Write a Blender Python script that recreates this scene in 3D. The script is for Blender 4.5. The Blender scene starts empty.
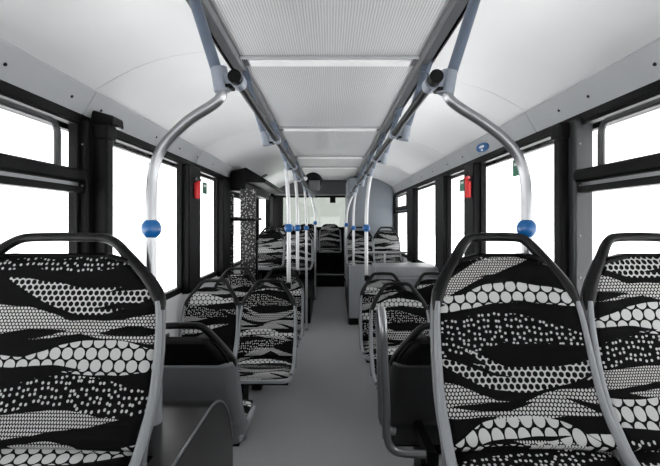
import bpy, bmesh, math
from mathutils import Vector, Matrix

S = bpy.context.scene
COL = S.collection
PI = math.pi
EYE = 1.55

# ------------------------------------------------------------------ materials
class NB:
    """small node-building helper"""
    def __init__(self, mat):
        self.nt = mat.node_tree
        self.n = self.nt.nodes
    def put(self, sock, val):
        if hasattr(val, 'is_linked') or isinstance(val, bpy.types.NodeSocket):
            self.nt.links.new(val, sock)
        else:
            sock.default_value = val
    def m(self, op, a, b=0.0, c=0.0):
        nd = self.n.new('ShaderNodeMath'); nd.operation = op
        self.put(nd.inputs[0], a); self.put(nd.inputs[1], b); self.put(nd.inputs[2], c)
        return nd.outputs[0]
    def noise(self, vec, scale, detail=3.0):
        nd = self.n.new('ShaderNodeTexNoise')
        nd.inputs['Scale'].default_value = scale
        nd.inputs['Detail'].default_value = detail
        if vec is not None: self.nt.links.new(vec, nd.inputs['Vector'])
        return nd.outputs[0]
    def ramp(self, fac, stops):
        nd = self.n.new('ShaderNodeValToRGB')
        e = nd.color_ramp.elements
        while len(e) < len(stops): e.new(0.5)
        for k, (p, c) in enumerate(stops):
            e[k].position = p; e[k].color = (c[0], c[1], c[2], 1)
        self.nt.links.new(fac, nd.inputs[0])
        return nd.outputs[0]
    def coord(self, which='Object'):
        return self.n.new('ShaderNodeTexCoord').outputs[which]

MATS = {}
def mat(name, col, rough=0.5, metal=0.0, var=0.06, scale=6.0, bump=0.0, bscale=200.0, spec=0.5, emit=0.0, coat=0.0):
    if name in MATS: return MATS[name]
    M = bpy.data.materials.new(name); M.use_nodes = True
    b = M.node_tree.nodes['Principled BSDF']; h = NB(M)
    co = h.coord('Object')
    f = h.noise(co, scale)
    lo = [max(0, c*(1-var)) for c in col]; hi = [min(1, c*(1+var)) for c in col]
    M.node_tree.links.new(h.ramp(f, [(0.3, lo), (0.7, hi)]), b.inputs['Base Color'])
    b.inputs['Roughness'].default_value = rough
    b.inputs['Metallic'].default_value = metal
    b.inputs['Specular IOR Level'].default_value = spec
    b.inputs['Coat Weight'].default_value = coat
    if emit:
        b.inputs['Emission Color'].default_value = (1, 1, 1, 1)
        b.inputs['Emission Strength'].default_value = emit
    if bump:
        bn = M.node_tree.nodes.new('ShaderNodeBump')
        bn.inputs['Strength'].default_value = bump
        bn.inputs['Distance'].default_value = 0.002
        M.node_tree.links.new(h.noise(co, bscale), bn.inputs['Height'])
        M.node_tree.links.new(bn.outputs[0], b.inputs['Normal'])
    MATS[name] = M
    return M

def mat_glass(name, tint, gloss=0.05):
    M = bpy.data.materials.new(name); M.use_nodes = True
    nt = M.node_tree; nt.nodes.clear()
    out = nt.nodes.new('ShaderNodeOutputMaterial')
    mix = nt.nodes.new('ShaderNodeMixShader'); mix.inputs[0].default_value = gloss
    tr = nt.nodes.new('ShaderNodeBsdfTransparent'); tr.inputs[0].default_value = (*tint, 1)
    gl = nt.nodes.new('ShaderNodeBsdfGlossy'); gl.inputs['Roughness'].default_value = 0.03
    nt.links.new(tr.outputs[0], mix.inputs[1]); nt.links.new(gl.outputs[0], mix.inputs[2])
    nt.links.new(mix.outputs[0], out.inputs[0])
    return M

def mat_fabric(name, wide_repeat):
    """black moquette with flame-shaped bands filled with white dots and nets"""
    M = bpy.data.materials.new(name); M.use_nodes = True
    b = M.node_tree.nodes['Principled BSDF']; h = NB(M); m = h.m
    uv = h.coord('UV')
    sep = h.n.new('ShaderNodeSeparateXYZ'); M.node_tree.links.new(uv, sep.inputs[0])
    def attr(nm):
        a = h.n.new('ShaderNodeAttribute'); a.attribute_type = 'OBJECT'; a.attribute_name = nm
        return a.outputs['Fac']
    U = m('ADD', sep.outputs[0], attr('pattern_u')); V = m('ADD', sep.outputs[1], attr('pattern_v'))
    cmb = h.n.new('ShaderNodeCombineXYZ')
    M.node_tree.links.new(U, cmb.inputs[0]); M.node_tree.links.new(V, cmb.inputs[1])
    P = cmb.outputs[0]
    wob = m('MULTIPLY', m('SUBTRACT', h.noise(P, 6.5, 1.0), 0.5), 0.030)
    Vw = m('ADD', V, wob)
    PU, PV = (1.0 if wide_repeat else 0.64), 0.56
    def lens(u0, a, v0, mm, k, hh):
        du = m('WRAP', m('SUBTRACT', U, u0), PU/2, -PU/2)
        lin = m('MULTIPLY_ADD', m('MULTIPLY', du, k), du, m('MULTIPLY', du, mm))
        dv = m('ABSOLUTE', m('WRAP', m('SUBTRACT', m('SUBTRACT', Vw, v0), lin), PV/2, -PV/2))
        q = m('DIVIDE', du, a)
        th = m('MULTIPLY', m('SUBTRACT', 1.0, m('MULTIPLY', q, q)), hh*0.86)
        return m('GREATER_THAN', th, dv)
    def union(ls):
        r = lens(*ls[0])
        for l in ls[1:]: r = m('MAXIMUM', r, lens(*l))
        return r
    def minus(a, ls): return m('MULTIPLY', a, m('SUBTRACT', 1.0, union(ls)))
    def hexd(s):
        """distance to the nearest centre of a hexagonal lattice, in metres"""
        x = m('DIVIDE', U, s); y = m('DIVIDE', V, s*1.7320508)
        def cell(o):
            fx = m('SUBTRACT', m('FRACT', m('ADD', x, o)), 0.5)
            fy = m('MULTIPLY', m('SUBTRACT', m('FRACT', m('ADD', y, o)), 0.5), 1.7320508)
            return m('SQRT', m('ADD', m('MULTIPLY', fx, fx), m('MULTIPLY', fy, fy)))
        return m('MULTIPLY', m('MINIMUM', cell(0.0), cell(0.5)), s)
    def dots(s, r): return m('LESS_THAN', hexd(s), r)
    big = minus(union([(0.03, 0.27, 0.872, 0.03, -0.7, 0.036), (-0.12, 0.16, 0.853, -0.05, 0.0, 0.016),
                       (0.30, 0.14, 0.845, 0.05, 0.0, 0.022),
                       (-0.01, 0.22, 0.533, 0.0, -0.7, 0.033), (0.27, 0.12, 0.515, -0.1, 0.2, 0.018)]),
                [(0.13, 0.12, 0.838, -0.06, 0.0, 0.010), (-0.02, 0.13, 0.515, 0.06, 0.0, 0.007)])
    sparse = union([(0.0, 0.27, 0.775, -0.08, -0.3, 0.044), (-0.17, 0.14, 0.725, 0.1, 0.0, 0.030),
                    (-0.04, 0.28, 0.440, 0.1, 0.3, 0.040)])
    net = minus(union([(0.02, 0.27, 0.640, 0.02, 0.95, 0.034), (-0.06, 0.10, 0.676, -0.45, 0.5, 0.012),
                       (0.29, 0.10, 0.665, 0.2, 0.0, 0.015)]), [(-0.11, 0.10, 0.668, -0.3, 0.3, 0.006)])
    fine = minus(union([(-0.21, 0.19, 0.598, -0.14, 0.0, 0.042), (0.17, 0.26, 0.592, 0.10, -0.2, 0.036),
                        (0.0, 0.16, 0.578, -0.1, 0.0, 0.012)]),
                 [(-0.08, 0.12, 0.580, 0.03, 0.5, 0.011), (0.22, 0.10, 0.575, -0.22, 0.0, 0.010)])
    finest = minus(union([(-0.07, 0.19, 0.938, 0.40, -0.8, 0.032), (0.22, 0.16, 0.945, -0.25, 0.0, 0.020),
                          (0.10, 0.15, 0.500, -0.10, 0.0, 0.012)]), [(0.0, 0.1, 0.93, 0.2, 0, 0.004)])
    if wide_repeat:
        big = minus(union([(0.19, 0.27, 0.698, 0.0, -0.25, 0.050), (-0.13, 0.24, 0.683, 0.03, 0.0, 0.018),
                           (0.0, 0.45, 0.462, 0.0, 0.25, 0.034), (-0.42, 0.2, 0.70, 0.0, 0.0, 0.03)]),
                    [(0.03, 0.11, 0.666, 0.02, 0.0, 0.010)])
        sparse = union([(0.10, 0.20, 0.958, 0.03, 0.0, 0.026), (-0.14, 0.14, 0.955, 0.12, 0.0, 0.018),
                        (0.17, 0.27, 0.607, -0.08, -0.3, 0.050), (-0.16, 0.22, 0.598, -0.03, 0.0, 0.040), (-0.46, 0.18, 0.61, 0.0, 0.0, 0.03)])
        net = minus(union([(0.11, 0.25, 0.853, -0.06, 0.85, 0.046), (0.27, 0.12, 0.872, 0.12, 0.0, 0.016), (-0.36, 0.2, 0.88, 0.1, 0.0, 0.03)]),
                    [(0.30, 0.12, 0.893, 0.12, 0.0, 0.011), (0.24, 0.10, 0.838, 0.05, 0.0, 0.010)])
        fine = minus(union([(-0.18, 0.34, 0.797, -0.06, -0.1, 0.056), (0.42, 0.30, 0.787, 0.10, 0.0, 0.052), (0.17, 0.22, 0.782, 0.0, 0.1, 0.018)]),
                     [(0.27, 0.10, 0.766, 0.05, 0.0, 0.016), (-0.06, 0.14, 0.757, 0.08, 0.0, 0.014)])
        finest = union([(-0.08, 0.36, 0.537, 0.07, -0.05, 0.030), (0.16, 0.15, 0.498, -0.05, 0.0, 0.015)])
    vo = h.n.new('ShaderNodeTexVoronoi'); vo.voronoi_dimensions = '2D'
    vo.inputs['Scale'].default_value = 62.0; vo.inputs['Randomness'].default_value = 0.62
    M.node_tree.links.new(P, vo.inputs['Vector'])
    spk = m('LESS_THAN', vo.outputs['Distance'], 0.23)
    total = m('MULTIPLY', big, dots(0.0355, 0.0157))
    for msk, pt in ((sparse, spk), (net, m('GREATER_THAN', hexd(0.0180), 0.0071)),
                    (fine, dots(0.0102, 0.0038)), (finest, dots(0.0080, 0.0029))):
        total = m('MAXIMUM', total, m('MULTIPLY', msk, pt))
    mixc = h.ramp(total, [(0.0, (0.0035, 0.0035, 0.0038)), (1.0, (0.46, 0.46, 0.46))])
    M.node_tree.links.new(mixc, b.inputs['Base Color'])
    b.inputs['Roughness'].default_value = 0.9
    b.inputs['Specular IOR Level'].default_value = 0.08
    return M

FABRIC = mat_fabric('seat_moquette', False)
FABRIC_B = mat_fabric('seat_moquette_wide_repeat', True)
BLACK = mat('black_plastic', (0.004, 0.004, 0.0043), 0.45, spec=0.10)
BLACKM = mat('black_matt_frame', (0.004, 0.004, 0.0043), 0.5, spec=0.09)
HANDLE = mat('charcoal_handle_plastic', (0.005, 0.005, 0.0053), 0.38, bump=0.2, bscale=400, spec=0.2)
SHELLM = mat('grey_shell_plastic', (0.15, 0.155, 0.165), 0.36, spec=0.5, bump=0.1, bscale=500)
RIM = mat('pale_grey_rim_plastic', (0.23, 0.242, 0.258), 0.33)  # on seat rims: shell plastic with the light on its edges painted in
DARKSHELL = mat('dark_shell_plastic', (0.018, 0.0185, 0.020), 0.4, bump=0.15, bscale=500)
CHROME = mat('brushed_steel', (0.30, 0.305, 0.315), 0.28, 0.9, var=0.03)
POLEW = mat('satin_pole_steel', (0.50, 0.505, 0.515), 0.4, 0.7, var=0.02)
STUB = mat('blue_grey_powder_tube', (0.11, 0.135, 0.18), 0.35, 0.4)
CLAMPM = mat('cast_grey_clamp', (0.24, 0.265, 0.31), 0.38, 0.4)
BLUE = mat('blue_ball_plastic', (0.005, 0.10, 0.31), 0.28, coat=0.2)
RED = mat('red_hammer_plastic', (0.62, 0.012, 0.015), 0.4)
GREEN = mat('green_sticker', (0.01, 0.13, 0.07), 0.5)
WHITE = mat('white_print', (0.8, 0.8, 0.8), 0.5)
COVE = mat('cove_grey_laminate', (0.34, 0.35, 0.36), 0.42, var=0.03)
WALL = mat('wall_pale_laminate', (0.80, 0.805, 0.81), 0.45, var=0.03)
SIDEC = mat('ceiling_side_laminate', (0.67, 0.673, 0.677), 0.33, var=0.025, scale=2)
CHAN = mat('ceiling_channel_aluminium', (0.09, 0.092, 0.097), 0.42, 0.3)
LAMP = mat('lamp_diffuser', (0.74, 0.74, 0.74), 0.35, emit=0.02)
LAMPF = mat('lamp_frame_grey', (0.36, 0.365, 0.375), 0.4)
PANELG = mat('podium_panel_grey', (0.26, 0.275, 0.295), 0.45, var=0.04)
TOWER = mat('tower_blue_grey', (0.17, 0.19, 0.215), 0.5, var=0.08, scale=1.5)
BLUEC = mat('blue_black_vinyl', (0.02, 0.025, 0.045), 0.6)
SCREEN = mat('grey_screen_glass', (0.09, 0.095, 0.1), 0.15)
ASPH = mat('pale_concrete', (0.8, 0.8, 0.8), 0.8)
GLASS = mat_glass('window_glass', (0.96, 0.965, 0.965))
GLASSR = mat_glass('rear_window_glass', (0.44, 0.46, 0.44))

def mat_speckle(name, base, fleck, scale, rough, spec=0.5, thr=0.62):
    M = bpy.data.materials.new(name); M.use_nodes = True
    b = M.node_tree.nodes['Principled BSDF']; h = NB(M)
    co = h.coord('Object')
    f = h.noise(co, scale, 2.0)
    c = h.ramp(f, [(0.0, base), (thr-0.06, base), (thr+0.06, fleck)])
    M.node_tree.links.new(c, b.inputs['Base Color'])
    b.inputs['Roughness'].default_value = rough
    b.inputs['Specular IOR Level'].default_value = spec
    return M
FLOORM = mat_speckle('floor_grey_vinyl', (0.285, 0.287, 0.293), (0.40, 0.40, 0.405), 220, 0.42, 0.4)
HOUSE = mat_speckle('speckled_black_vinyl', (0.008, 0.008, 0.0085), (0.07, 0.07, 0.07), 160, 0.26, 0.3, 0.72)

def mat_ceiling():
    M = bpy.data.materials.new('ceiling_ribbed_panel'); M.use_nodes = True
    b = M.node_tree.nodes['Principled BSDF']; h = NB(M)
    co = h.coord('Object')
    w = h.n.new('ShaderNodeTexWave'); w.inputs['Scale'].default_value = 26.0
    w.inputs['Distortion'].default_value = 0.0; w.bands_direction = 'X'
    M.node_tree.links.new(co, w.inputs['Vector'])
    M.node_tree.links.new(h.ramp(w.outputs[0], [(0.15, (0.33, 0.335, 0.34)), (0.6, (0.50, 0.505, 0.51))]), b.inputs['Base Color'])
    bn = h.n.new('ShaderNodeBump'); bn.inputs['Strength'].default_value = 0.4; bn.inputs['Distance'].default_value = 0.003
    M.node_tree.links.new(w.outputs[0], bn.inputs['Height']); M.node_tree.links.new(bn.outputs[0], b.inputs['Normal'])
    b.inputs['Roughness'].default_value = 0.35
    return M
CEILM = mat_ceiling()

def mat_dotted():
    M = bpy.data.materials.new('dotted_frit_panel'); M.use_nodes = True
    b = M.node_tree.nodes['Principled BSDF']; h = NB(M)
    vo = h.n.new('ShaderNodeTexVoronoi'); vo.inputs['Scale'].default_value = 42.0
    M.node_tree.links.new(h.coord('Object'), vo.inputs['Vector'])
    d = h.m('LESS_THAN', vo.outputs['Distance'], 0.34)
    M.node_tree.links.new(h.ramp(d, [(0.0, (0.01, 0.01, 0.01)), (1.0, (0.45, 0.45, 0.45))]), b.inputs['Base Color'])
    b.inputs['Roughness'].default_value = 0.3
    return M
DOTTED = mat_dotted()

# ------------------------------------------------------------------ mesh helpers
def obj(name, bm, m, parent=None, loc=(0, 0, 0), smooth=35, bevel=0.0, solid=None, subsurf=0):
    me = bpy.data.meshes.new(name)
    if bevel == 0 and solid is None:
        bmesh.ops.recalc_face_normals(bm, faces=bm.faces)
    bm.to_mesh(me); bm.free()
    for p in me.polygons: p.use_smooth = True
    me.set_sharp_from_angle(angle=math.radians(smooth))
    me.materials.append(m)
    o = bpy.data.objects.new(name, me); COL.objects.link(o)
    o.location = loc
    if parent is not None: o.parent = parent
    if solid is not None:
        md = o.modifiers.new('solid', 'SOLIDIFY'); md.thickness = solid; md.offset = -1
    if bevel:
        md = o.modifiers.new('bevel', 'BEVEL'); md.width = bevel; md.segments = 2; md.limit_method = 'ANGLE'
    if subsurf:
        md = o.modifiers.new('sub', 'SUBSURF'); md.levels = subsurf; md.render_levels = subsurf
    return o

def tag(o, label=None, cat=None, group=None, kind=None):
    if label: o['label'] = label
    if cat: o['category'] = cat
    if group: o['group'] = group
    if kind: o['kind'] = kind
    return o

def thing(name, label, cat, loc=(0, 0, 0), rz=0.0, group=None):
    o = bpy.data.objects.new(name, None); COL.objects.link(o)
    o.empty_display_size = 0.1
    o.location = loc; o.rotation_euler = (0, 0, rz)
    return tag(o, label, cat, group)

def struct(name, bm, m, label=None, **kw):
    o = obj(name, bm, m, **kw); o['kind'] = 'structure'
    if label: o['label'] = label
    return o

def box(bm, x0, x1, y0, y1, z0, z1):
    r = bmesh.ops.create_cube(bm, size=1.0)
    bmesh.ops.scale(bm, vec=(abs(x1-x0), abs(y1-y0), abs(z1-z0)), verts=r['verts'])
    bmesh.ops.translate(bm, vec=((x0+x1)/2, (y0+y1)/2, (z0+z1)/2), verts=r['verts'])
    return bm
def B(*a):
    bm = bmesh.new()
    return box(bm, *a)

def smooth_path(pts, n=8):
    P = [Vector(p) for p in pts]
    if len(P) < 3: return P
    out = []
    for i in range(len(P)-1):
        p0 = P[max(i-1, 0)]; p1 = P[i]; p2 = P[i+1]; p3 = P[min(i+2, len(P)-1)]
        for k in range(n):
            t = k/n
            out.append(0.5*((2*p1)+(p2-p0)*t+(2*p0-5*p1+4*p2-p3)*t*t+(3*p1-p0-3*p2+p3)*t**3))
    out.append(P[-1])
    return out

def tube(bm, pts, r, seg=14, flat=1.0, up=None):
    """round (or flattened) tube along pts; r is a number or one radius per point"""
    P = [Vector(p) for p in pts]; n = len(P)
    rs = r if isinstance(r, (list, tuple)) else [r]*n
    T = [(P[min(i+1, n-1)]-P[max(i-1, 0)]).normalized() for i in range(n)]
    N = (Vector(up) if up is not None else (Vector((0, 1, 0)) if abs(T[0].y) < 0.9 else Vector((1, 0, 0))))
    rings = []
    for i in range(n):
        N = (N - T[i]*N.dot(T[i])).normalized(); Bn = T[i].cross(N)
        rings.append([bm.verts.new(P[i] + N*(math.cos(2*PI*k/seg)*rs[i]*flat) + Bn*(math.sin(2*PI*k/seg)*rs[i])) for k in range(seg)])
    for i in range(n-1):
        for k in range(seg):
            bm.faces.new((rings[i][k], rings[i][(k+1) % seg], rings[i+1][(k+1) % seg], rings[i+1][k]))
    bm.faces.new(rings[0][::-1]); bm.faces.new(rings[-1])
    return bm
def T(pts, r, **kw): return tube(bmesh.new(), pts, r, **kw)

def ball(bm, c, r, sz=1.0):
    q = bmesh.ops.create_uvsphere(bm, u_segments=20, v_segments=12, radius=r)
    bmesh.ops.scale(bm, vec=(1, 1, sz), verts=q['verts'])
    bmesh.ops.translate(bm, vec=c, verts=q['verts'])
    return bm

def prism(bm, pts, axis, a, b):
    """polygon extruded along an axis; pts are the two other coordinates in x,y,z order"""
    def mk(p, t):
        if axis == 'x': return (t, p[0], p[1])
        if axis == 'y': return (p[0], t, p[1])
        return (p[0], p[1], t)
    A = [bm.verts.new(mk(p, a)) for p in pts]; C = [bm.verts.new(mk(p, b)) for p in pts]
    n = len(pts)
    for i in range(n): bm.faces.new((A[i], A[(i+1) % n], C[(i+1) % n], C[i]))
    bm.faces.new(A[::-1]); bm.faces.new(C)
    return bm

def frame(bm, x0, x1, y0, y1, z0, z1, w):
    """rectangular frame in the y-z plane"""
    box(bm, x0, x1, y0, y1, z0, z0+w); box(bm, x0, x1, y0, y1, z1-w, z1)
    box(bm, x0, x1, y0, y0+w, z0+w, z1-w); box(bm, x0, x1, y1-w, y1, z0+w, z1-w)
    return bm

def lerp_tab(tab, z):
    if z <= tab[0][0]: return tab[0][1]
    for (a, va), (b, vb) in zip(tab, tab[1:]):
        if z <= b: return va+(vb-va)*(z-a)/(b-a)
    return tab[-1][1]

# ------------------------------------------------------------------ the shell of the bus
YF, YR = -2.2, 9.3
SILL, TOP = 0.97, 2.028

fl = bmesh.new()
prism(fl, [(YF, 0), (6.5, 0), (8.55, 0.25), (YR+0.1, 0.25), (YR+0.1, -0.12), (YF, -0.12)], 'x', -1.3, 1.3)
struct('floor', fl, FLOORM, 'grey speckled vinyl floor of the aisle')
struct('ground', B(-60, 60, -60, 60, -0.42, -0.36), ASPH, 'pale ground outside the windows')

for nm, s in (('wall_left', -1), ('wall_right', 1)):
    bm = bmesh.new()
    box(bm, *(sorted((s*1.224, s*1.3))), YF, YR, 0.0, SILL-0.01)
    box(bm, *(sorted((s*1.213, s*1.3))), YF, YR, SILL-0.035, SILL-0.009)
    struct(nm, bm, WALL, 'pale wall panel below the %s windows' % nm[5:])
for nm, s in (('trim_1', -1), ('trim_2', 1)):
    bm = bmesh.new()
    box(bm, *(sorted((s*1.20, s*1.30))), YF, YR, TOP, 2.07)
    box(bm, *(sorted((s*1.215, s*1.27))), YF, YR, SILL-0.01, SILL+0.03)
    struct(nm, bm, BLACKM, 'black rail above and below the %s windows' % ('left' if s < 0 else 'right'))

# cove panels with screws
for nm, s, seam in (('trim_3', -1, 2.09), ('trim_4', 1, 2.5)):
    bm = bmesh.new()
    cuts = [YF, seam, seam+1.75, seam+3.5, 8.6]
    prof = [(1.208, 2.052), (1.135, 2.178), (1.15, 2.195), (1.30, 2.195), (1.30, 2.06)]
    for a, b in zip(cuts, cuts[1:]):
        prism(bm, [(s*p[0], p[1]) for p in prof], 'y', a+0.002, b-0.002)
    cv = struct(nm, bm, COVE, 'grey cove panel above the %s windows' % ('left' if s < 0 else 'right'), smooth=20, bevel=0.004)
    for y in (0.9, 1.55, 1.95, 2.2, 2.9, 3.35, 3.8, 4.3, 4.9, 5.5, 6.2, 7.0):
        b2 = bmesh.new()
        q = bmesh.ops.create_cone(b2, cap_ends=True, segments=12, radius1=0.0085, radius2=0.006, depth=0.008)
        b2.transform(Matrix.Rotation(s*-math.radians(118), 4, 'Y'))
        obj('screw', b2, BLACK, cv, loc=(s*1.171, y, 2.115))

# ceiling: ribbed centre panel, channels, curved side panels
ce = struct('ceiling', B(-0.465, 0.465, YF, 9.0, 2.40, 2.43), CEILM, 'ribbed pale grey centre ceiling panel')
for s in (-1, 1):
    bm = bmesh.new()
    prism(bm, [(s*0.462, 2.405), (s*0.462, 2.385), (s*0.475, 2.372), (s*0.512, 2.362), (s*0.512, 2.43), (s*0.462, 2.43)], 'y', YF, 9.0)
    obj('edge_channel', bm, CHAN, ce, smooth=25)
    obj('shadow_slot', B(*(sorted((s*0.512, s*0.545))), YF, 9.0, 2.40, 2.43), BLACK, ce)
    sprof = [(0.538, 2.372), (0.65, 2.368), (0.76, 2.352), (0.86, 2.326), (0.95, 2.292), (1.03, 2.252), (1.10, 2.212), (1.148, 2.182)]
    up = [(p[0]+0.004, p[1]+0.02) for p in sprof][::-1]
    seam = 2.09 if s < 0 else 2.5
    cuts = [YF, seam, seam+1.75, seam+3.5, 9.0]
    for a, b in zip(cuts, cuts[1:]):
        bm = bmesh.new()
        prism(bm, [(s*p[0], p[1]) for p in sprof+up], 'y', a+0.002, b-0.002)
        obj('side_panel', bm, SIDEC, ce, smooth=40)
struct('roof', B(-1.32, 1.32, YF, YR+0.1, 2.45, 2.50), BLACKM, 'roof skin above the ceiling panels')
bm = bmesh.new()
for s in (-1, 1): box(bm, *(sorted((s*1.29, s*1.32))), YF, YR+0.1, 2.0, 2.46)
struct('trim_5', bm, BLACKM, 'outer roof edge')

# windows -------------------------------------------------------
def side_window(idx, s, y0, y1, hopper=False):
    x0, x1 = sorted((s*1.225, s*1.231))
    w = struct('window_%d' % idx, B(x0, x1, y0-0.02, y1+0.02, SILL+0.01, TOP+0.02), GLASS,
               'clear window pane in the %s side wall' % ('left' if s < 0 else 'right'))
    f0, f1 = sorted((s*1.205, s*1.245))
    obj('window_frame', frame(bmesh.new(), f0, f1, y0-0.02, y1+0.02, SILL+0.02, TOP+0.008, 0.024), BLACKM, w)
    if hopper:
        # transom with two bars and the tilting pane's rounded frame
        t0, t1 = sorted((s*1.17, s*1.245))
        obj('transom', B(t0, t1, y0-0.02, y1+0.02, EYE+0.185, EYE+0.245), BLACKM, w, bevel=0.012)
        q0, q1 = sorted((s*1.185, s*1.235))
        obj('glazing_bar', B(q0, q1, y0-0.02, y1+0.02, EYE+0.135, EYE+0.165), BLACKM, w)
        obj('drip_rail', B(*(sorted((s*1.20, s*1.222))), y0, y1, EYE+0.168, EYE+0.183), CHROME, w)
        ya, yb, za, zb = y0+0.10, y1-0.165, EYE+0.245, EYE+0.432
        xx = s*1.195
        pts = [(xx, ya, za), (xx, ya, zb-0.05)]
        for k in range(1, 7):
            a = PI/2*k/6
            pts.append((xx, ya+0.05*(1-math.cos(a)), zb-0.05+0.05*math.sin(a)))
        for k in range(0, 7):
            a = PI/2*k/6
            pts.append((xx, yb-0.05+0.05*math.sin(a), zb-0.05+0.05*math.cos(a)))
        pts.append((xx, yb, za))
        obj('hopper_frame', T(pts, 0.015, seg=10), DARKSHELL, w)
    return w

LEFTW = [(-2.0, 0.30, False), (0.48, 2.05, True), (2.30, 3.49, False), (3.86, 4.60, False), (7.1, 8.3, False)]
RIGHTW = [(-2.0, 0.30, False), (0.48, 2.06, True), (2.26, 3.43, False), (3.72, 4.41, False), (4.82, 6.07, False), (6.58, 7.88, True)]
k = 1
for y0, y1, hp in LEFTW: side_window(k, -1, y0, y1, hp); k += 1
for y0, y1, hp in RIGHTW: side_window(k, 1, y0, y1, hp); k += 1

def post(idx, s, y0, y1, depth, label, top=2.02):
    bm = bmesh.new()
    box(bm, *(sorted((s*(1.2-depth), s*1.25))), y0, y1, SILL-0.02, top)
    o = struct('trim_%d' % idx, bm, BLACK, label, bevel=0.012)
    return o
# nearest posts, with their recessed frame strip and collar
for idx, s, y0, y1 in ((6, -1, 2.13, 2.20), (7, 1, 2.11, 2.18)):
    o = post(idx, s, y0, y1, 0.095 if s < 0 else 0.07, 'broad black post between the first two %s windows' % ('left' if s < 0 else 'right'), 1.99)
    bm = B(*(sorted((s*1.17, s*1.26))), y0-0.055, y0+0.01, SILL-0.02, 2.04)
    obj('frame_strip', bm, BLACK if s < 0 else DARKSHELL, o, bevel=0.01)
    bm = B(*(sorted((s*(1.095 if s < 0 else 1.12), s*1.25))), y0-0.012, y1+0.01, 1.955, 2.035)
    obj('collar', bm, BLACKM, o, bevel=0.01)
    for z in (1.28, 1.48, 1.72, 1.92):
        b2 = ball(bmesh.new(), (s*1.195, y0-0.055, z), 0.005)
        obj('screw', b2, CHROME, o)
bm = bmesh.new()
prism(bm, [(-1.20, 2.035), (-1.075, 2.025), (-1.08, 2.075), (-1.185, 2.105)], 'y', 2.14, 2.25)
tag(obj('camera_housing', bm, BLACK, bevel=0.008), 'small black wedge housing at the top of the broad left post', 'housing')

n = 8
for s, y0, y1, d in ((-1, 3.52, 3.83, 0.05), (-1, 4.62, 4.92, 0.06), (-1, 0.32, 0.46, 0.04), (-1, 8.32, 8.7, 0.04),
                     (1, 3.45, 3.70, 0.05), (1, 4.43, 4.80, 0.03), (1, 6.09, 6.56, 0.03), (1, 0.32, 0.46, 0.04), (1, 7.87, 8.1, 0.03)):
    post(n, s, y0, y1, d, 'black post between %s windows' % ('left' if s < 0 else 'right')); n += 1

# mid door on the left -----------------------------------------
bm = bmesh.new()
frame(bm, -1.25, -1.16, 4.95, 7.05, 0.03, 2.02, 0.09)
dr = struct('door_1', bm, BLACKM, 'black framed double passenger door on the left', bevel=0.006)
for a, b in ((5.05, 5.99), (6.01, 6.95)):
    lf = obj('door_leaf', frame(bmesh.new(), -1.235, -1.185, a, b, 0.13, 1.92, 0.075), BLACKM, dr)
    obj('pane', B(-1.213, -1.207, a+0.06, b-0.06, 0.2, 1.86), GLASS, lf)
    obj('grab_bar', T([(-1.17, a+0.12, 1.58), (-1.10, a+0.12, 1.58), (-1.10, b-0.12, 1.58), (-1.17, b-0.12, 1.58)], 0.02), BLACK, lf)
bm = bmesh.new()
prism(bm, [(-1.165, 2.03), (-1.15, 2.13), (-0.98, 2.175), (-0.74, 2.03), (-0.76, 1.995), (-0.98, 2.0), (-0.99, 1.90), (-1.165, 1.90)], 'y', 5.0, 7.0)
tag(obj('door_mechanism_cover', bm, BLACK, bevel=0.01), 'black hooded cover over the left passenger door', 'cover')
# dotted partition beside the door
pt = thing('door_partition', 'dotted black glass partition screen beside the left passenger door', 'partition', (-1.0, 4.98, 0))
obj('post', B(-0.19, -0.15, -0.02, 0.02, 0, 1.89), BLACKM, pt)
obj('dotted_strip', B(-0.15, -0.115, -0.01, 0.01, 0.25, 1.86), DOTTED, pt)
obj('pane', B(-0.115, -0.035, -0.005, 0.005, 0.25, 1.86), GLASS, pt)
obj('dotted_panel', B(-0.035, 0.14, -0.012, 0.012, 0.2, 1.92), DOTTED, pt)
obj('post', B(0.14, 0.165, -0.018, 0.018, 0, 1.30), BLACKM, pt)
obj('rail', B(-0.15, 0.14, -0.02, 0.02, 1.55, 1.58), BLACKM, pt)

# rear wall -----------------------------------------------------
bm = bmesh.new()
RW = (-1.02, 0.42, 1.42, 2.06)
box(bm, -1.3, RW[0], YR, YR+0.1, 0.2, 2.46); box(bm, RW[1], 1.3, YR, YR+0.1, 0.2, 2.46)
box(bm, RW[0], RW[1], YR, YR+0.1, 0.2, RW[2]); box(bm, RW[0], RW[1], YR, YR+0.1, RW[3], 2.46)
struct('wall_rear', bm, BLACKM, 'dark rear wall around the rear window')
rw = struct('window_12', B(RW[0]-0.02, RW[1]+0.02, YR+0.04, YR+0.05, RW[2]-0.02, RW[3]+0.02), GLASSR, 'rear window pane')
bm = bmesh.new()
box(bm, -1.19, 1.19, 8.98, YR, 2.10, 2.40)
struct('trim_17', bm, mat('header_dark_grey', (0.05, 0.052, 0.056), 0.5), 'dark header over the rear window', bevel=0.02)
tag(obj('sensor_box', B(0.0, 0.12, YR-0.03, YR+0.03, 1.94, 2.06), BLACK, bevel=0.006), 'small black square box at the top of the rear window', 'box')
# front end: unseen bulkhead, its opening kept small to limit light on the seats
bm = bmesh.new()
FW = (-0.95, 0.95, 1.15, 1.75)
box(bm, -1.3, FW[0], YF-0.08, YF, -0.1, 2.46); box(bm, FW[1], 1.3, YF-0.08, YF, -0.1, 2.46)
box(bm, FW[0], FW[1], YF-0.08, YF, -0.1, FW[2]); box(bm, FW[0], FW[1], YF-0.08, YF, FW[3], 2.46)
struct('wall_front', bm, DARKSHELL, 'unseen front bulkhead with a small light-limiting opening')

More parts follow.
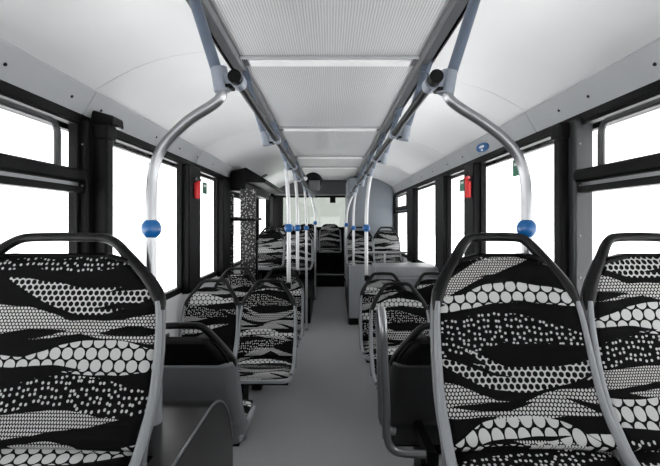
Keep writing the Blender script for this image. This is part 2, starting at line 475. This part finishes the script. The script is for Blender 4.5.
# podiums, housings ----------------------------------------------
def arc(cx, cy, r, a0, a1, nn=8):
    return [(cx+r*math.cos(a0+(a1-a0)*i/nn), cy+r*math.sin(a0+(a1-a0)*i/nn)) for i in range(nn+1)]
bm = bmesh.new()
prof = [(1.20, 0.0), (1.20, 0.895)] + arc(1.50, 0.535, 0.36, PI/2, 0, 10) + [(1.86, 0.0)]
prism(bm, prof, 'x', -1.19, -0.42)
box(bm, -1.19, -0.492, 0.3, 1.20, 0.0, 0.85)
box(bm, -0.492, -0.42, 0.3, 1.20, 0.0, 0.895)
wl = tag(obj('wheel_housing', bm, HOUSE, smooth=25), 'speckled black wheel housing with rounded end at left aisle edge', 'wheel housing')
obj('edge_trim', T([(-0.421, 0.3, 0.893), (-0.421, 1.0, 0.893)] + [(-0.421, a, b-0.002) for a, b in arc(1.50, 0.535, 0.36, PI/2, 0.25, 10)], 0.004, seg=8), CHROME, wl)
bm = bmesh.new()
prism(bm, [(0.3, 0)] + [(0.3, 0.46), (1.70, 0.46)] + arc(1.70, 0.34, 0.12, PI/2, 0, 6) + [(1.82, 0.0)], 'x', 0.40, 1.19)
tag(obj('wheel_housing', bm, mat('podium_grey_vinyl', (0.20, 0.205, 0.21), 0.5), smooth=25),
    'low grey wheel podium under the right front seats', 'podium')
bm = bmesh.new()
box(bm, -1.19, -0.29, 7.10, 8.5, 0.02, 0.40); box(bm, -1.19, -0.29, 6.42, 7.10, 0.02, 0.40)
tag(obj('seat_podium', bm, BLACK, bevel=0.008), 'dark raised podium under the far left seats', 'podium')
bm = B(0.28, 1.19, 6.46, 7.88, 0.06, 0.40)
tag(obj('seat_podium', bm, BLACK, bevel=0.008), 'dark raised podium under the far right seats', 'podium')
# grey partition in front of the far right seats
pa = thing('podium_partition', 'grey waist-high partition panel in front of the far right seats', 'partition', (0.28, 6.40, 0))
obj('panel', B(0, 0.91, 0, 0.045, 0.10, 0.89), PANELG, pa, bevel=0.012)
obj('side_panel', B(-0.012, 0.03, 0.045, 0.09, 0.0, 0.87), DARKSHELL, pa, bevel=0.008)
obj('base_plinth', B(0.005, 0.91, 0.01, 0.04, 0.0, 0.10), BLACK, pa)
# rounded grey box along the right wall
bm = bmesh.new()
prism(bm, [(4.62, 0.0), (4.62, 0.95)] + arc(4.72, 0.95, 0.10, PI, PI/2, 7) + [(5.16, 1.05), (5.16, 0.0)], 'x', 0.50, 1.205)
tk = tag(obj('tank_housing', bm, mat('tank_grey', (0.20, 0.208, 0.22), 0.36), smooth=30, bevel=0.025), 'grey box with rounded top along the right wall behind the seats', 'housing')
obj('edge_trim', T([(0.51, 4.618, 0.93), (1.20, 4.618, 0.93)], 0.008, seg=8), RIM, tk)
# rear bench step
bm = B(-1.19, 0.28, 8.52, YR-0.01, 0.24, 0.495)
st = tag(obj('rear_platform', bm, BLACK), 'black raised platform carrying the rear bench seats', 'platform')
obj('step_nosing', B(-0.28, 0.28, 8.50, 8.56, 0.48, 0.499), RIM, st, bevel=0.006)
# engine tower, rear right
tw = thing('engine_tower', 'blue-grey full-height engine tower in the rear right corner', 'cabinet', (0.33, 7.92, 0))
bm = B(0.0, 0.86, 0.0, 1.36, 0.22, 2.36)
obj('casing', bm, TOWER, tw, bevel=0.04)
obj('edge_trim', T(smooth_path([(-0.045, -0.03, 0.5), (-0.05, -0.03, 1.2), (-0.035, -0.03, 1.6), (0.03, -0.03, 1.9), (0.14, -0.03, 2.12)], 6), 0.022), RIM, tw)

# ------------------------------------------------------------------ seats
PY = [(0.40, -0.06), (0.47, -0.06), (0.505, -0.058), (0.52, -0.045), (0.55, -0.010), (0.585, 0.018), (0.64, 0.046), (0.70, 0.068), (0.85, 0.118), (0.977, 0.168), (1.06, 0.208), (1.2, 0.27)]
def py(z): return lerp_tab(PY, z)
HW = [(0.40, 0.212), (0.505, 0.217), (0.60, 0.216), (0.72, 0.213), (0.83, 0.206), (0.86, 0.200), (0.91, 0.174), (0.95, 0.144), (0.960, 0.128), (0.968, 0.100), (0.977, 0.055)]
WIDE = 1.62
def hw(z, e=0.0):
    w = lerp_tab(HW, z)
    if e: w = w*WIDE + max(0.0, (z-0.95)/0.027)*0.055
    return w

def grid(rows, nu, uvf=None):
    """rows: list of functions u -> (x,y,z), u in -1..1"""
    bm = bmesh.new(); L = bm.loops.layers.uv.new('UVMap')
    G = [[bm.verts.new(r(-1+2*i/nu)) for i in range(nu+1)] for r in rows]
    for j in range(len(rows)-1):
        for i in range(nu):
            f = bm.faces.new((G[j][i], G[j][i+1], G[j+1][i+1], G[j+1][i]))
            for lp, (a, b) in zip(f.loops, ((j, i), (j, i+1), (j+1, i+1), (j+1, i))):
                lp[L].uv = uvf(G[a][b].co, a) if uvf else (0, 0)
    return bm

def seat_back_bm(e):
    zs = [0.505+(0.87-0.505)*i/20 for i in range(21)] + [0.87+(0.977-0.87)*i/10 for i in range(1, 11)]
    rows = []
    for z in zs:
        w = hw(z, e); p = py(z)
        edge = 0.0 if z < 0.955 else (z-0.955)*0.6
        rows.append(lambda u, w=w, p=p, z=z, edge=edge: (u*w, p-0.020*abs(u)**2.5-0.012+0.012*abs(u)**8+edge, z))
    return grid(rows, 22, lambda co, j: (co.x, co.z))
CUSH = [(-0.404, 0.440), (-0.400, 0.460), (-0.378, 0.477), (-0.34, 0.482), (-0.26, 0.475), (-0.18, 0.462), (-0.11, 0.466), (-0.06, 0.484), (-0.045, 0.503)]
def seat_cushion_bm(e):
    rows = []; arc_l = [0]
    for a, b in zip(CUSH, CUSH[1:]): arc_l.append(arc_l[-1]+math.hypot(b[0]-a[0], b[1]-a[1]))
    for j, (y, z) in enumerate(CUSH):
        w = 0.214*(WIDE if e else 1)-(0.02 if j == 0 else 0)-(0.006 if j == 1 else 0)
        rows.append(lambda u, y=y, z=z, w=w: (u*w, y+0.02*u**4*(1 if y < -0.38 else 0), z-0.014*abs(u)**6+0.006*u*u))
    tot = arc_l[-1]
    return grid(rows, 16, lambda co, j: (co.x, 0.505-(tot-arc_l[j])))
def tray_y(u): return -0.055*max(0.0, (abs(u)-0.82)/0.18)**1.6
def shell_bm(e, z0, z1, nn):
    rows = []
    for i in range(nn+1):
        z = z0+(z1-z0)*i/nn; w = hw(z, e)+(0.012 if z1 < 0.9 else -0.002); p = py(z)+0.040
        if z1 > 0.9 and i == nn: p -= 0.03; z += 0.004
        rows.append(lambda u, w=w, p=p, z=z: (u*w, p+tray_y(u), z))
    return grid(rows, 28)
HPT = [(0.209, 0.82), (0.203, 0.855), (0.186, 0.895), (0.160, 0.938), (0.132, 0.980), (0.106, 1.016), (0.082, 1.034), (0.045, 1.038), (0.0, 1.039)]
def handle_bm(e):
    half = [(x*(WIDE if e else 1), z) for x, z in HPT]
    pts = [(-x, py(z)-0.004, z) for x, z in half] + [(x, py(z)-0.004, z) for x, z in half[:-1][::-1]]
    P = smooth_path(pts, 5); rs = []
    for p in P:
        t = max(0.0, min(1.0, (1.03-p.z)/0.17))
        rs.append(0.0148+0.009*t*(1-max(0, (0.87-p.z)/0.035)*0.55))
    return tube(bmesh.new(), P, rs, seg=12, flat=0.95)
def web_bm(e, s):
    """web plate joining the handle leg to the shoulder of the backrest"""
    bm = bmesh.new()
    out = [(0.207, 0.84), (0.188, 0.90), (0.150, 0.955), (0.128, 0.968), (0.110, 0.955), (0.140, 0.90), (0.18, 0.84)]
    A = [bm.verts.new((s*x*(WIDE if e else 1), py(z)+0.004, z)) for x, z in out]
    C = [bm.verts.new((s*x*(WIDE if e else 1), py(z)+0.030, z)) for x, z in out]
    n_ = len(out)
    for i in range(n_): bm.faces.new((A[i], A[(i+1) % n_], C[(i+1) % n_], C[i]))
    bm.faces.new(A); bm.faces.new(C[::-1])
    return bm
def rim_bm(e, s):
    q = 0.217*(WIDE-1) if e else 0.0
    pts = [(s*(hw(z, e)+0.006), py(z)-0.018, z) for z in (0.85, 0.80, 0.74, 0.68, 0.62, 0.57, 0.54)]
    pts += [(s*(q+0.224), -0.10, 0.485), (s*(q+0.226), -0.17, 0.462), (s*(q+0.225), -0.26, 0.455), (s*(q+0.221), -0.33, 0.452)]
    P = smooth_path(pts, 4); n_ = len(P)
    rs = [0.0080+0.005*min(1, i/(n_*0.6)) for i in range(n_)]
    return tube(bmesh.new(), P, rs, seg=10)
def pan_bm(e):
    bm = bmesh.new(); w = 0.226*(WIDE if e else 1)-(0.01 if e else 0)
    o_ = [(-w, -0.02), (-w, -0.33)] + [(-w+0.07-0.07*math.cos(a), -0.34-0.07*math.sin(a)) for a in (0.3, 0.8, 1.2, 1.5)] \
        + [(w-0.07+0.07*math.cos(a), -0.34-0.07*math.sin(a)) for a in (1.5, 1.2, 0.8, 0.3)] + [(w, -0.33), (w, -0.02)]
    prism(bm, o_, 'z', 0.412, 0.444)
    return bm

MESH = {}
def build_seat(label, loc, rz=0.0, wide=0.0, pedestal='floor', pat=(0, 0), dark=False, group=None, handle=True, cloth=None, sink=0.0):
    root = thing('bus_seat', label, 'seat', loc, rz, group)
    e = wide
    key = (e, dark)
    def part(name, fn, m, **kw):
        o = obj(name, fn(), m, root, **kw)
        return o
    bk = part('backrest', lambda: seat_back_bm(e), cloth or FABRIC, solid=0.035, smooth=60)
    cu = part('seat_cushion', lambda: seat_cushion_bm(e), cloth or FABRIC, solid=0.035, smooth=60)
    for o in (bk, cu): o['pattern_u'] = pat[0]; o['pattern_v'] = pat[1]
    part('shell', lambda: shell_bm(e, 0.41, 0.862, 22), DARKSHELL if dark else SHELLM, solid=0.014, smooth=60)  # dark: same shell plastic, its shade painted in as a darker colour
    part('back_panel', lambda: shell_bm(e, 0.862, 0.972, 8), BLACK, solid=0.014, smooth=60)
    if handle:
        part('handle', lambda: handle_bm(e), HANDLE, smooth=60)
        for s in (-1, 1): part('handle_web', lambda s=s: web_bm(e, s), HANDLE)
    for s in (-1, 1): part('side_rim', lambda s=s: rim_bm(e, s), DARKSHELL if dark else RIM, smooth=60)
    part('seat_pan', lambda: pan_bm(e), DARKSHELL if dark else RIM, bevel=0.008)
    if pedestal == 'floor':
        part('pedestal', lambda: prism(bmesh.new(), [(-0.30, 0.41), (-0.05, 0.41), (-0.10, 0.05), (-0.04, 0.03-sink), (-0.04, -sink), (-0.36, -sink), (-0.36, 0.03-sink), (-0.30, 0.05), (-0.24, 0.2)], 'x', -0.045, 0.045), BLACK)
        part('crossbeam', lambda: box(bmesh.new(), -0.2, 0.2, -0.32, -0.06, 0.372, 0.414), BLACK)
    else:
        part('mounting_plate', lambda: box(bmesh.new(), -0.2, 0.2, -0.36, -0.06, 0.390, 0.414), BLACK)
    return root

def copy_seat(src, label, loc, pat, rz=0.0, cloth=None):
    r = src.copy(); COL.objects.link(r)
    r.location = loc; r.rotation_euler = (0, 0, rz); r['label'] = label
    for ch in list(src.children):
        c = ch.copy(); COL.objects.link(c); c.parent = r
        if 'pattern_u' in c:
            c['pattern_u'] = pat[0]; c['pattern_v'] = pat[1]
            if cloth: c.material_slots[0].link = 'OBJECT'; c.material_slots[0].material = cloth
    return r

# near row, facing the camera
build_seat('extra-wide patterned seat with black loop handle, nearest on the left', (-0.848, 1.185, 0.46), wide=1,
           pedestal='plate', cloth=FABRIC_B, pat=(0.0, 0.0), group='near row of seats')
s0 = build_seat('patterned seat with black loop handle, nearest on the right beside the aisle', (0.53, 1.185, 0.46), pat=(0.0, 0.0), group='near row of seats')
G = 'patterned bus seats'
copy_seat(s0, 'patterned seat cut off by the right edge, next to the near right window', (0.985, 1.185, 0.46), (0.16, -0.105), cloth=FABRIC_B)['group'] = 'near row of seats'
# the pair behind them, facing away
build_seat('grey-backed seat facing away, behind the speckled wheel housing on the left', (-0.655, 2.09, 0.05), PI, sink=0.05, pat=(0.3, 0.1), group='seats facing the rear')
build_seat('seat facing away with shade-painted back, beside the looped steel grab rail on the right', (0.50, 2.09, 0.05), PI, sink=0.05, pat=(0.1, 0.3), dark=True, group='seats facing the rear')
# middle rows
def mid(label, x, y, z, pat):
    r = copy_seat(s0, label, (x, y, z), pat, cloth=FABRIC_B if 'window' in label else None)
    r['group'] = G
    bpy.context.view_layer.update()
    for ch in r.children:
        if ch.name.startswith('pedestal'): ch.location.x = math.copysign(0.17, x)
    return r
mid('patterned aisle seat of the first middle pair on the left, next to the grab pole', -0.495, 3.35, 0.02, (0.05, -0.12))
mid('patterned window seat of the first middle pair on the left', -0.953, 3.35, 0.02, (0.30, -0.20))
mid('patterned aisle seat of the second middle pair on the left', -0.495, 4.25, 0.02, (0.4, 0.05))
mid('patterned window seat of the second middle left pair, before the dotted door partition', -0.953, 4.25, 0.02, (0.2, 0.25))
mid('patterned aisle seat of the first middle pair on the right, behind the looped grab rail', 0.53, 3.18, 0.02, (0.02, -0.03))
mid('patterned window seat of the first middle right pair, behind the near right seat', 0.985, 3.18, 0.02, (0.25, 0.1))
mid('patterned aisle seat of the second middle right pair, beside a grab pole', 0.497, 3.83, 0.02, (0.15, 0.2))
mid('patterned window seat of the second middle right pair, before the grey rounded box', 0.965, 3.83, 0.02, (0.45, 0.12))
# far seats on podiums
mid('patterned aisle seat on the far left podium, front row', -0.51, 6.87, 0.40, (0.12, 0.3))
mid('patterned window seat on the far left podium, front row', -0.965, 6.87, 0.40, (0.33, 0.02))
mid('patterned aisle seat on the far left podium, back row', -0.51, 7.66, 0.40, (0.52, 0.22))
mid('patterned window seat on the far left podium, back row', -0.965, 7.66, 0.40, (0.44, 0.42))
mid('patterned aisle seat on the far right podium before the blue-grey tower', 0.51, 7.25, 0.40, (0.21, 0.4))
mid('patterned window seat on the far right podium before the blue-grey tower', 0.965, 7.25, 0.40, (0.0, -0.01))
rb = build_seat('patterned seat without handle in the middle of the rear bench', (0.0, 9.03, 0.50), pedestal='floor', pat=(0.1, 0.2), handle=False, group='rear bench seats')
copy_seat(rb, 'patterned rear bench seat left of the middle one', (-0.485, 9.03, 0.50), (0.3, 0.4))
copy_seat(rb, 'patterned rear bench seat in the left rear corner', (-0.945, 9.03, 0.50), (0.5, 0.1))
# ------------------------------------------------------------------ handrails and poles
RX = 0.325; RZ = 2.005
for s in (-1, 1):
    sd = 'left' if s < 0 else 'right'
    x = s*(0.30 if s < 0 else 0.335)
    rail = thing('ceiling_handrail', 'long dark steel handrail under the ceiling along the %s side of the aisle' % sd, 'handrail', (x, 1.36, RZ))
    obj('rail_tube', T([(0, 0.02, 0), (0, 7.0, 0)], 0.0165), mat('dark_steel_tube', (0.008, 0.008, 0.009), 0.4, 0.0, spec=0.15), rail)
    obj('end_cap', T([(0, -0.012, 0), (0, 0.03, 0)], 0.022), BLACK, rail)
    for d in ((1.40, 2.40, 3.60, 4.50, 6.1, 7.7) if s < 0 else (1.43, 2.25, 3.15, 4.08, 5.2, 6.4, 7.3)):
        yy = d-1.36; o_ = s*0.055
        # hanger tube leaning outwards up to the ceiling, socket, cast clamp
        ha = obj('hanger', T([(o_, yy, -0.01), (s*0.20-s*0.02, yy, 0.385)], 0.0185), STUB, rail)
        obj('socket', T([(s*0.158, yy, 0.315), (s*0.186, yy, 0.40)], 0.026), STUB, ha)
        cl = obj('clamp', T([(o_-s*0.006, yy, -0.033), (o_+s*0.007, yy, 0.042)], 0.027), CLAMPM, rail)
        obj('clamp_arm', B(*(sorted((0, o_))), yy-0.02, yy+0.02, -0.016, 0.024), CLAMPM, cl, bevel=0.006)
        obj('clamp_ring', T([(0, yy-0.027, 0), (0, yy+0.027, 0)], 0.025), CLAMPM, cl)
        obj('clamp_slot', B(*(sorted((o_*0.25, o_*0.9))), yy-0.022, yy+0.022, -0.026, -0.015), BLACK, cl)

def pole(label, x, y, pts, zball, base_z, m, foot=None, ballr=0.0315, group=None):
    """pts: (x, z) world points from base to top"""
    p = thing('grab_pole', label, 'grab pole', (x, y, base_z), 0, group)
    w = [(a-x, 0, z-base_z) for a, z in pts]
    obj('pole_tube', T(smooth_path(w, 8), 0.0172), m, p, smooth=60)
    bb = ball(bmesh.new(), (0, 0, zball-base_z), ballr, 1.08)
    bl = obj('ball_joint', bb, BLUE, p, smooth=80)
    if foot: fs = obj('foot_sleeve', T([(0, 0, 0), (0, 0, foot)], 0.034 if foot > 0.1 else 0.025), RIM, p)
    if base_z > 0.9 and m is POLEW: obj('foot_bracket', B(-0.022, 0.022, -0.075, 0.0, 0.0, foot), BLACK, fs, bevel=0.004)
    return p
GP = 'grab poles with blue balls'
pole('curved steel grab pole with blue ball beside the wide near left seat', -0.582, 1.40,
     [(-0.582, 0.895), (-0.582, 1.2), (-0.582, 1.52), (-0.580, 1.67), (-0.566, 1.745), (-0.532, 1.808), (-0.46, 1.878), (-0.385, 1.926), (-0.355, 1.955), (-0.350, 1.985)],
     1.525, 0.895, CHROME, 0.16, group=GP)
pole('curved steel grab pole with blue ball behind the near right aisle seat', 0.654, 1.43,
     [(0.654, 0.46), (0.654, 1.1), (0.654, 1.50), (0.652, 1.66), (0.634, 1.748), (0.586, 1.816), (0.51, 1.877), (0.433, 1.926), (0.397, 1.957), (0.390, 1.988)],
     1.525, 0.46, CHROME, 0.05, group=GP)
def straight(label, s, x, y, base, out, zb=None, foot=0.03):
    zb = zb or EYE-7.0*y/430
    pole(label, s*x, y, [(s*x, base), (s*x, 1.2), (s*x, 1.55), (s*(x+(out-x)*0.15), 1.72), (s*(x+(out-x)*0.5), 1.86), (s*out, 1.985)], zb, base, POLEW, foot, ballr=0.036, group=GP)
straight('pale grab pole with blue ball behind the first middle left pair, leftmost far pole', -1, 0.345, 3.60, 0.99, 0.372, foot=0.05)
straight('pale grab pole with blue ball behind the second middle left pair', -1, 0.340, 4.50, 0.99, 0.362, foot=0.05)
straight('pale grab pole with blue ball standing in the aisle by the left passenger door', -1, 0.335, 6.10, 0.0, 0.36)
straight('pale grab pole with blue ball beside the far left podium back row', -1, 0.265, 7.70, 0.14, 0.34, 1.515)
straight('pale grab pole with blue ball behind the second middle right pair', 1, 0.345, 4.08, 0.99, 0.385, foot=0.05)
straight('pale grab pole with blue ball at the aisle end of the grey podium partition', 1, 0.355, 6.50, 0.40, 0.39)
straight('pale grab pole with blue ball beside the far right podium seats', 1, 0.385-0.10, 7.45, 0.40, 0.39, 1.485)

# horizontal barrier rail above the partition
br = thing('barrier_rail', 'slim horizontal steel rail in front of the far right seats', 'rail', (0.37, 6.44, 1.08))
obj('rail_tube', T([(0, 0, 0), (0.86, 0, 0)], 0.016), POLEW, br)
obj('wall_flange', T([(0.80, 0, 0), (0.828, 0, 0)], 0.03), CLAMPM, br)
obj('upright', T([(0.45, 0, 0), (0.45, 0, -0.195)], 0.013), POLEW, br)

# looped steel grab rail on the right
lp = thing('loop_rail', 'bright looped steel grab rail beside the shade-painted right seat', 'grab rail', (0.235, 1.80, 0.0))
path = [(0.20, 0.0, 0.575), (0.09, 0.0, 0.577), (0.03, 0.0, 0.592), (0.003, 0.0, 0.65), (0.0, 0.0, 0.78), (-0.008, 0.0, 0.95), (-0.012, 0.0, 1.08), (-0.013, 0.02, 1.14),
        (-0.013, 0.07, 1.165), (-0.013, 0.12, 1.14), (-0.012, 0.14, 1.08), (-0.008, 0.14, 0.95), (-0.004, 0.14, 0.75), (0.0, 0.14, 0.66), (0.03, 0.14, 0.61), (0.06, 0.14, 0.60)]
obj('rail_tube', T(smooth_path(path, 6), 0.0172), CHROME, lp, smooth=60)
obj('foot_bracket', B(0.165, 0.205, -0.03, 0.30, 0.54, 0.60), BLACK, lp, bevel=0.004)

# ------------------------------------------------------------------ ceiling lamps
for i, y in enumerate((2.26, 3.92, 5.65, 6.75)):
    L_ = thing('ceiling_light', ['white cross strip lamp nearest the camera on the ceiling', 'second white cross strip lamp along the ceiling',
               'third white cross strip lamp along the ceiling', 'farthest white cross strip lamp on the ceiling'][i], 'ceiling lamp', (0, y, 2.40), 0, 'ceiling strip lamps')
    obj('frame', B(-0.462, 0.462, -0.055, 0.055, -0.016, 0.001), LAMPF, L_, bevel=0.004)
    obj('diffuser', B(-0.42, 0.42, -0.036, 0.036, -0.027, -0.012), LAMP, L_, bevel=0.006)
    for s in (-1, 1):
        bm = bmesh.new()
        for q in range(3): box(bm, *(sorted((s*(0.43+q*0.010), s*(0.435+q*0.010)))), -0.04, 0.04, -0.021, -0.014)
        obj('end_grille', bm, DARKSHELL, L_)
# cable trunking strips running lengthwise on the ceiling
# mirror / monitor
mo = thing('ceiling_monitor', 'black rounded monitor housing with grey screen hanging at the rear ceiling', 'monitor', (-0.24, 6.05, 2.09))
bm = bmesh.new()
q = bmesh.ops.create_uvsphere(bm, u_segments=20, v_segments=12, radius=0.145)
for v in q['verts']:
    if v.co.z < 0: v.co.z *= 0.75
    v.co.y *= 0.7
obj('housing', bm, BLACK, mo, smooth=60)
obj('screen', B(-0.055, 0.10, -0.115, -0.06, -0.115, 0.025), SCREEN, mo, bevel=0.012)
obj('bracket', T([(0, 0.02, -0.03), (-0.06, 0.02, -0.085)], 0.03), BLACK, mo)
obj('indicator_lamp', ball(bmesh.new(), (-0.10, -0.07, 0.05), 0.03), WHITE, mo)
vn = thing('ceiling_vent', 'small dark slotted vent in the left ceiling panel near the door', 'vent', (-1.03, 6.7, 2.254))
vn.rotation_euler = (0, math.radians(-28), 0)
obj('vent_frame', B(-0.055, 0.055, -0.10, 0.10, -0.006, 0.006), DARKSHELL, vn, bevel=0.002)
for q in range(3): obj('slat', B(-0.045+q*0.034, -0.025+q*0.034, -0.085, 0.085, -0.010, -0.005), BLACK, vn)

# ------------------------------------------------------------------ small fittings
def hammer(label, s, x, y, z):
    h = thing('emergency_hammer', label, 'emergency hammer', (x, y, z), 0, 'red emergency hammers')
    obj('holder', B(*(sorted((0, -s*0.03))), -0.035, 0.035, -0.09, 0.045), RED, h, bevel=0.008)
    obj('hammer_grip', T([(-s*0.028, 0, -0.085), (-s*0.028, 0, 0.06)], 0.016), RED, h)
    obj('hammer_head', T([(-s*0.028, -0.045, 0.072), (-s*0.028, 0.045, 0.072)], 0.014), RED if s > 0 else DARKSHELL, h)
    obj('metal_tip', T([(-s*0.028, -0.058, 0.072), (-s*0.028, -0.045, 0.072)], 0.006), CHROME, h)
hammer('red emergency hammer on the black post between right windows', 1, 1.148, 3.52, 1.83)
hammer('red emergency hammer on the black post between left windows', -1, -1.148, 3.66, 1.83)
def sticker(label, s, y, z, w=0.09, hgt=0.11):
    x = s*1.2235
    t = tag(obj('window_sticker', B(*(sorted((x, x-s*0.0015))), y-w/2, y+w/2, z-hgt/2, z+hgt/2), GREEN), label, 'sticker')
    obj('pictogram', B(*(sorted((x-s*0.0015, x-s*0.0025))), y-w*0.28, y+w*0.28, z+hgt*0.12, z+hgt*0.30), WHITE, t)
sticker('green sticker on the second right window, behind the curved pole', 1, 2.82, 1.90, 0.11)
sticker('green sticker on the third right window, beside the red hammer', 1, 3.98, 1.88, 0.14)
sticker('green sticker on the second left window, beside the curved pole', -1, 2.95, 1.89, 0.11)
sticker('green sticker on the third left window, beside the red hammer', -1, 4.20, 1.87, 0.14)
tag(obj('window_sticker', B(1.2205, 1.2225, 7.15, 7.19, 1.55, 1.74), BLACK), 'narrow dark strip sticker on the far right window', 'sticker')
# blue and white emblem decal on the right cove panel
em = thing('emblem_decal', 'oval blue and white emblem decal on the right cove panel', 'decal', (1.1715, 3.30, 2.115), 0)
em.rotation_euler = (0, math.radians(-120), 0)
def disc(name, rx, ry, z0, z1, m, off=(0, 0)):
    bm = bmesh.new()
    prism(bm, [(off[0]+rx*math.cos(2*PI*i/24), off[1]+ry*math.sin(2*PI*i/24)) for i in range(24)], 'z', z0, z1)
    return obj(name, bm, m, em)
disc('backing', 0.034, 0.125, -0.002, 0.005, BLUE)
disc('white_swoosh', 0.010, 0.055, 0.004, 0.0065, WHITE, (0.008, 0.0))
disc('white_spot', 0.008, 0.022, 0.004, 0.0065, WHITE, (-0.016, 0.025))

# ------------------------------------------------------------------ light, camera, view
W = bpy.data.worlds.new('World'); S.world = W; W.use_nodes = True
bg = W.node_tree.nodes['Background']
bg.inputs[0].default_value = (1.0, 1.0, 1.0, 1); bg.inputs[1].default_value = 2.3
sl = bpy.data.lights.new('sun', 'SUN'); sl.energy = 12.0; sl.angle = 0.3
so = bpy.data.objects.new('sun', sl); COL.objects.link(so); so.location = (0, 0, 20); so.rotation_euler = (math.radians(4), 0, 0)

cam = bpy.data.cameras.new('camera'); co = bpy.data.objects.new('camera', cam); COL.objects.link(co)
co.location = (0, 0, EYE); co.rotation_euler = (PI/2, 0, 0)
cam.sensor_fit = 'HORIZONTAL'; cam.sensor_width = 36.0
cam.lens = 430/660*36.0
cam.shift_x = 0.0; cam.shift_y = -12/660
cam.clip_start = 0.02; cam.clip_end = 300
S.camera = co
S.view_settings.view_transform = 'Standard'; S.view_settings.look = 'None'
S.view_settings.exposure = 0.35; S.view_settings.gamma = 1.0
S.view_settings.use_curve_mapping = False
S.cycles.max_bounces = 10; S.cycles.diffuse_bounces = 5; S.cycles.transparent_max_bounces = 16
